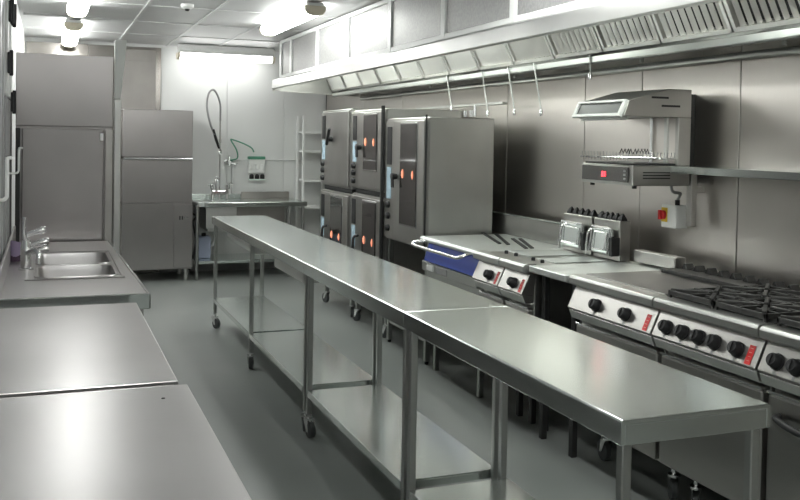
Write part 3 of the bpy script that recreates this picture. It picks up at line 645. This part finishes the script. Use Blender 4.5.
# twin fryers
def fryer(y0, y1, label, loc):
    t = thing('fryer', label, 'fryer', loc, 'twin fryers'); xf = 2.335
    cpn = cooker_shell(t, y0, y1, xf, 3.0, legs='leg')
    knob(cpn, y0+.12, .6, xf, .028); sticker(cpn, y0+.035, xf, .026)
    W = y1-y0
    bm = B(); bx(bm, 2.52, 2.84, y0+.04, y1-.04, .9, .903); obj('tank_lid', bm, 'pale', t, .001)
    for k in range(2):
        bm = B(); xk = 2.47; yc = y0+W*(.32+.36*k); tube(bm, [(xk, yc, .898), (xk, yc, .912), (xk, yc, .916)], [.011, .011, .007], 12); obj('pin', bm, 'black', t, smooth=True)
    # rear flue and crown of black teeth
    box('flue_box', 'front', t, 2.9, 2.97, y0+.01, y1-.01, .9, 1.12, bevel=.004)
    for k in range(5):
        yc = y0+.04+k*(W-.08)/4; bm = B(); tube(bm, [(2.935, yc, 1.12), (2.935, yc, 1.132), (2.93, yc-.012, 1.158)], [.028, .026, .006], 4); obj('flue_tooth', bm, 'black', t)
    # frying basket hung on the flue
    by0, by1 = y0+.04, y1-.055
    bm = B()
    prismY(bm, [(2.892, 1.075), (2.865, 1.075), (2.845, .945), (2.870, .925), (2.892, .925)], by0, by1)
    bk = obj('basket', bm, 'bench', t, .008)
    bm = B(); tube(bm, [(2.860, by0, 1.078), (2.860, by1, 1.078)], .006, 8); tube(bm, [(2.860, by0, 1.078), (2.840, by0, .94)], .005, 8); tube(bm, [(2.860, by1, 1.078), (2.840, by1, .94)], .005, 8)
    tube(bm, [(2.858, by0+.03, 1.05), (2.84, by0+.03, .96), (2.84, by1-.03, .96), (2.858, by1-.03, 1.05), (2.858, by0+.03, 1.05)], .004, 6)
    obj('basket_rim', bm, 'chrome', bk, smooth=True)
    yh = by0+.09; bm = B(); tube(bm, smooth_path([(2.860, yh-.02, 1.07), (2.810, yh, 1.075), (2.780, yh+.01, 1.04), (2.775, yh+.015, .93)], 4), .006, 8); tube(bm, [(2.860, yh+.03, 1.07), (2.820, yh+.005, 1.07)], .005, 8); obj('basket_handle', bm, 'chrome', bk, smooth=True)
    box('basket_bracket', 'black', t, 2.845, 2.900, y0+.005, y0+.03, .93, 1.03)
    return t
fryer(4.17, 4.445, 'stainless fryer next to the pale worktop, with knob and hanging basket', (2.67, 4.33, 0))
fryer(4.45, 4.77, 'stainless fryer next to the blue panel, with knob and hanging basket', (2.67, 4.68, 0))
# cooker with blue film panel
bl = thing('blue_front_cooker', 'steel cooker top with a blue film front panel and chrome rail', 'cooker', (2.67, 5.26, 0))
xf = 2.335; y0, y1 = 4.776, 5.62
box('body', 'steel', bl, xf+.04, 3.0, y0+.004, y1-.004, .2, .87)
bm = B(); prismY(bm, [(xf, .885), (xf+.012, .9), (3.0, .9), (3.0, .868), (xf+.01, .868)], y0+.001, y1+.03); obj('cooking_top', bm, 'pale', bl, .003)
bm = B(); prismY(bm, [(xf+.03, .865), (xf-.005, .75), (xf+.03, .745), (xf+.045, .865)], y0+.004, y1-.06); obj('front_panel', bm, 'blue', bl, .002, label='glossy blue protective film panel')
bm = B(); prismY(bm, [(xf+.005, .742), (xf+.005, .68), (xf+.045, .68), (xf+.045, .742)], y0+.004, y1-.01); obj('skirt', bm, 'steel', bl, .003)
bm = B(); tube(bm, smooth_path([(xf+.01, y1-.05, .875), (xf-.06, y1-.02, .865), (xf-.075, y1-.05, .85), (xf-.075, y1-.2, .848), (xf-.075, y0+.25, .848), (xf-.075, y0+.12, .85), (xf-.045, y0+.08, .865), (xf+.01, y0+.09, .875)], 5), .011, 12); obj('rail_handle', bm, 'chrome', bl, smooth=True)
box('switch', 'white', bl, xf-.003, xf+.005, 5.42, 5.52, .69, .73); box('switch', 'grey', bl, xf-.003, xf+.005, 5.2, 5.36, .69, .73)
for (xa, ya_, xb2_, yb_) in ((2.84, 5.72, 2.65, 5.10), (2.9, 5.64, 2.68, 5.04), (2.87, 5.34, 2.69, 4.83), (2.92, 5.33, 2.73, 4.83)):
    bm = B(); prismZ(bm, [(xa-.012, ya_), (xa+.012, ya_), (xb2_+.012, yb_), (xb2_-.012, yb_)], .899, .906); obj('top_slot', bm, 'black', bl)
bs = box('splash_panel', 'front', bl, 2.975, 2.995, 4.9, 5.98, .9, 1.035, bevel=.004)
box('splash_edge', 'bench', bl, 2.965, 2.998, 4.9, 5.98, 1.035, 1.045, bevel=.003)
box('splash_post', 'bench', bl, 2.955, 2.998, 4.86, 4.9, .9, 1.05)
for xl in (2.45, 2.93):
    for yl in (4.93, 5.6): box('leg', 'leg', bl, xl-.016, xl+.016, yl-.016, yl+.016, 0, .2)

# ---------------- salamander grill on the wall, shelf, switch ----------------
sg = thing('salamander_grill', 'wall-mounted salamander grill with red digits and a sloping canopy', 'grill', (2.85, 3.95, 1.3))
GY0, GY1 = 3.74, 4.19
box('base_unit', 'front', sg, 2.66, 3.0, GY0, GY1, 1.335, 1.435, bevel=.004)
bm = B(); bx(bm, 2.652, 2.66, GY0+.03, GY1-.01, 1.35, 1.425); dp = obj('display_panel', bm, 'glass', sg, .002)
def digit(bm, yc, zc, h=.024, w_=.012, segs='abcdef', x=2.65):
    t_ = .003
    S7 = {'a': (-w_/2, w_/2, h-t_, h), 'g': (-w_/2, w_/2, h/2-t_/2, h/2+t_/2), 'd': (-w_/2, w_/2, 0, t_), 'f': (w_/2-t_, w_/2, h/2, h), 'b': (-w_/2, -w_/2+t_, h/2, h), 'e': (w_/2-t_, w_/2, 0, h/2), 'c': (-w_/2, -w_/2+t_, 0, h/2)}
    for s_ in segs: a, b, c, d = S7[s_]; bx(bm, x-.001, x+.001, yc+a, yc+b, zc+c, zc+d)
bm = B(); digit(bm, 3.985, 1.374, segs='abcdefg'); digit(bm, 3.965, 1.374, segs='abcdef'); obj('digits', bm, 'redled', dp)
for k in range(3): box('button', 'grey', dp, 2.648, 2.652, GY0+.045, GY0+.06, 1.362+.02*k, 1.372+.02*k, bevel=.001)
bm = B()
for y_ in (GY0+.04, GY1-.04): cyl(bm, (2.7, y_, 1.335), (2.7, y_, 1.32), .012, 10)
obj('foot', bm, 'black', sg)
# side vents on base
bm = B()
for k in range(3): bx(bm, 2.72, 2.88, GY0-.002, GY0, 1.37+.014*k, 1.376+.014*k)
obj('vent_slot', bm, 'black', sg)
# canopy
bm = B(); prismY(bm, [(2.60, 1.675), (2.63, 1.752), (2.86, 1.815), (3.0, 1.815), (3.0, 1.675)], GY0, GY1); obj('canopy', bm, 'front', sg, .003)
bm = B()   # framed front window, tilted
def fp(s, y_, d=0): return (2.600+.035*s-.012*1-.93*d, y_, 1.678+.072*s+.36*d)
def fq(bm, s0, s1, ya, yb, d0, d1):
    vs = [bm.verts.new(fp(s_, y_, d_)) for s_ in (s0, s1) for y_ in (ya, yb) for d_ in (d0, d1)]
    for f in ((0, 1, 3, 2), (4, 6, 7, 5), (0, 4, 5, 1), (2, 3, 7, 6), (0, 2, 6, 4), (1, 5, 7, 3)): bm.faces.new([vs[i] for i in f])
ya, yb = GY0, GY1-.02
fq(bm, -.1, .12, ya, yb, -.006, .012); fq(bm, .88, 1.05, ya, yb, -.006, .012); fq(bm, .1, .9, ya, ya+.025, -.006, .012); fq(bm, .1, .9, yb-.025, yb, -.006, .012)
obj('window_frame', bm, 'white', sg, .002)
bm = B(); fq(bm, .12, .88, ya+.025, yb-.025, -.004, .003); obj('window', bm, 'smoke', sg)
bm = B()
for k in range(2): bx(bm, 2.76+.06*k, 2.86+.07*k, GY0-.002, GY0, 1.765-.04*k, 1.775-.04*k)
obj('vent_slot', bm, 'black', sg)
box('lamp_strip', 'white', sg, 2.62, 2.66, GY0+.05, GY1-.03, 1.658, 1.675)
box('wall_mount', 'dark', sg, 3.0, XR-.012, GY0+.1, GY1-.05, 1.34, 1.8)
box('back_panel', 'wall_steel', sg, 2.93, 3.0, GY0+.03, GY1, 1.435, 1.675)
box('side_post', 'front', sg, 2.925, 3.0, GY0, GY0+.028, 1.435, 1.675)
box('inner_post', 'steel', sg, 2.87, 2.885, GY0+.02, GY0+.045, 1.435, 1.675)
box('inner_post', 'chrome', sg, 2.915, 2.93, GY0+.2, GY0+.22, 1.435, 1.675)
bm = B()
for y_ in (GY0+.02, GY1-.01): tube(bm, [(2.64, y_, 1.47), (2.93, y_, 1.47)], .004, 6)
for k in range(14): x_ = 2.645+.021*k; tube(bm, [(x_, GY0+.02, 1.47), (x_, GY1-.01, 1.47)], .0022, 5); tube(bm, [(x_, GY0+.02, 1.47), (x_, GY0+.015, 1.5)], .0022, 5)
for k in range(15): y_ = GY0+.03+.028*k; tube(bm, [(2.645, y_, 1.455), (2.64, y_, 1.5)], .0022, 5)
obj('wire_rack', bm, 'chrome', sg, kind='stuff')
box('drip_tray', 'dark', sg, 2.67, 2.92, GY0+.01, GY1-.01, 1.436, 1.446)
bm = B()
for k in range(9): a = 2.72+.02*k+random.uniform(-.004, .004); tube(bm, [(a, GY0+.2, 1.49), (a+.012, GY0+.2, 1.515), (a+.02, GY0+.2, 1.49)], .003, 6)
obj('element_guard', bm, 'dark', sg, smooth=True)
for y_ in (GY0+.01,):
    bm = B(); bx(bm, 3.02, 3.055, y_, y_+.04, 1.13, 1.4); bx(bm, 3.05, XR-.012, y_, y_+.04, 1.3, 1.33); obj('wall_bracket', bm, 'warm', sg, .003)
sh = thing('wall_shelf', 'thin stainless shelf on the right wall beside the salamander grill', 'shelf', (3.0, 2.5, 1.4))
bm = B(); prismY(bm, [(2.88, 1.435), (XR-.013, 1.435), (XR-.013, 1.427), (2.89, 1.427), (2.89, 1.4), (2.88, 1.4)], .9, 3.735); obj('shelf_board', bm, 'bench', sh, .002)
for y_ in (1.2,): bm = B(); prismY(bm, [(2.9, 1.426), (XR-.013, 1.426), (XR-.013, 1.28)], y_, y_+.004); obj('bracket', bm, 'steel', sh)
sw = thing('isolator_switch', 'white isolator box with a red rotary switch on a yellow plate', 'switch', (3.07, 3.9, 1.15))
box('box', 'white', sw, 3.03, XR-.012, 3.88, 4.0, 1.105, 1.225, bevel=.004)
box('yellow_plate', 'yellow', sw, 3.025, 3.03, 3.945, 3.995, 1.135, 1.21)
bm = B(); tube(bm, [(3.026, 3.972, 1.172), (3.008, 3.972, 1.172), (3.004, 3.972, 1.172)], [.024, .023, .018], 16); bx(bm, 2.992, 3.006, 3.966, 3.978, 1.148, 1.197); obj('rotary_knob', bm, 'red', sw, smooth=True)
bm = B(); tube(bm, smooth_path([(3.07, 3.92, 1.225), (3.07, 3.92, 1.25), (3.07, 3.9, 1.28), (3.05, 3.88, 1.29), (3.0, 3.87, 1.3), (2.98, 3.86, 1.336)]), .008, 8); obj('cable', bm, 'grey', sw, smooth=True)
bm = B(); cyl(bm, (3.07, 3.92, 1.225), (3.07, 3.92, 1.252), .013, 10); obj('cable_gland', bm, 'black', sw, smooth=True)
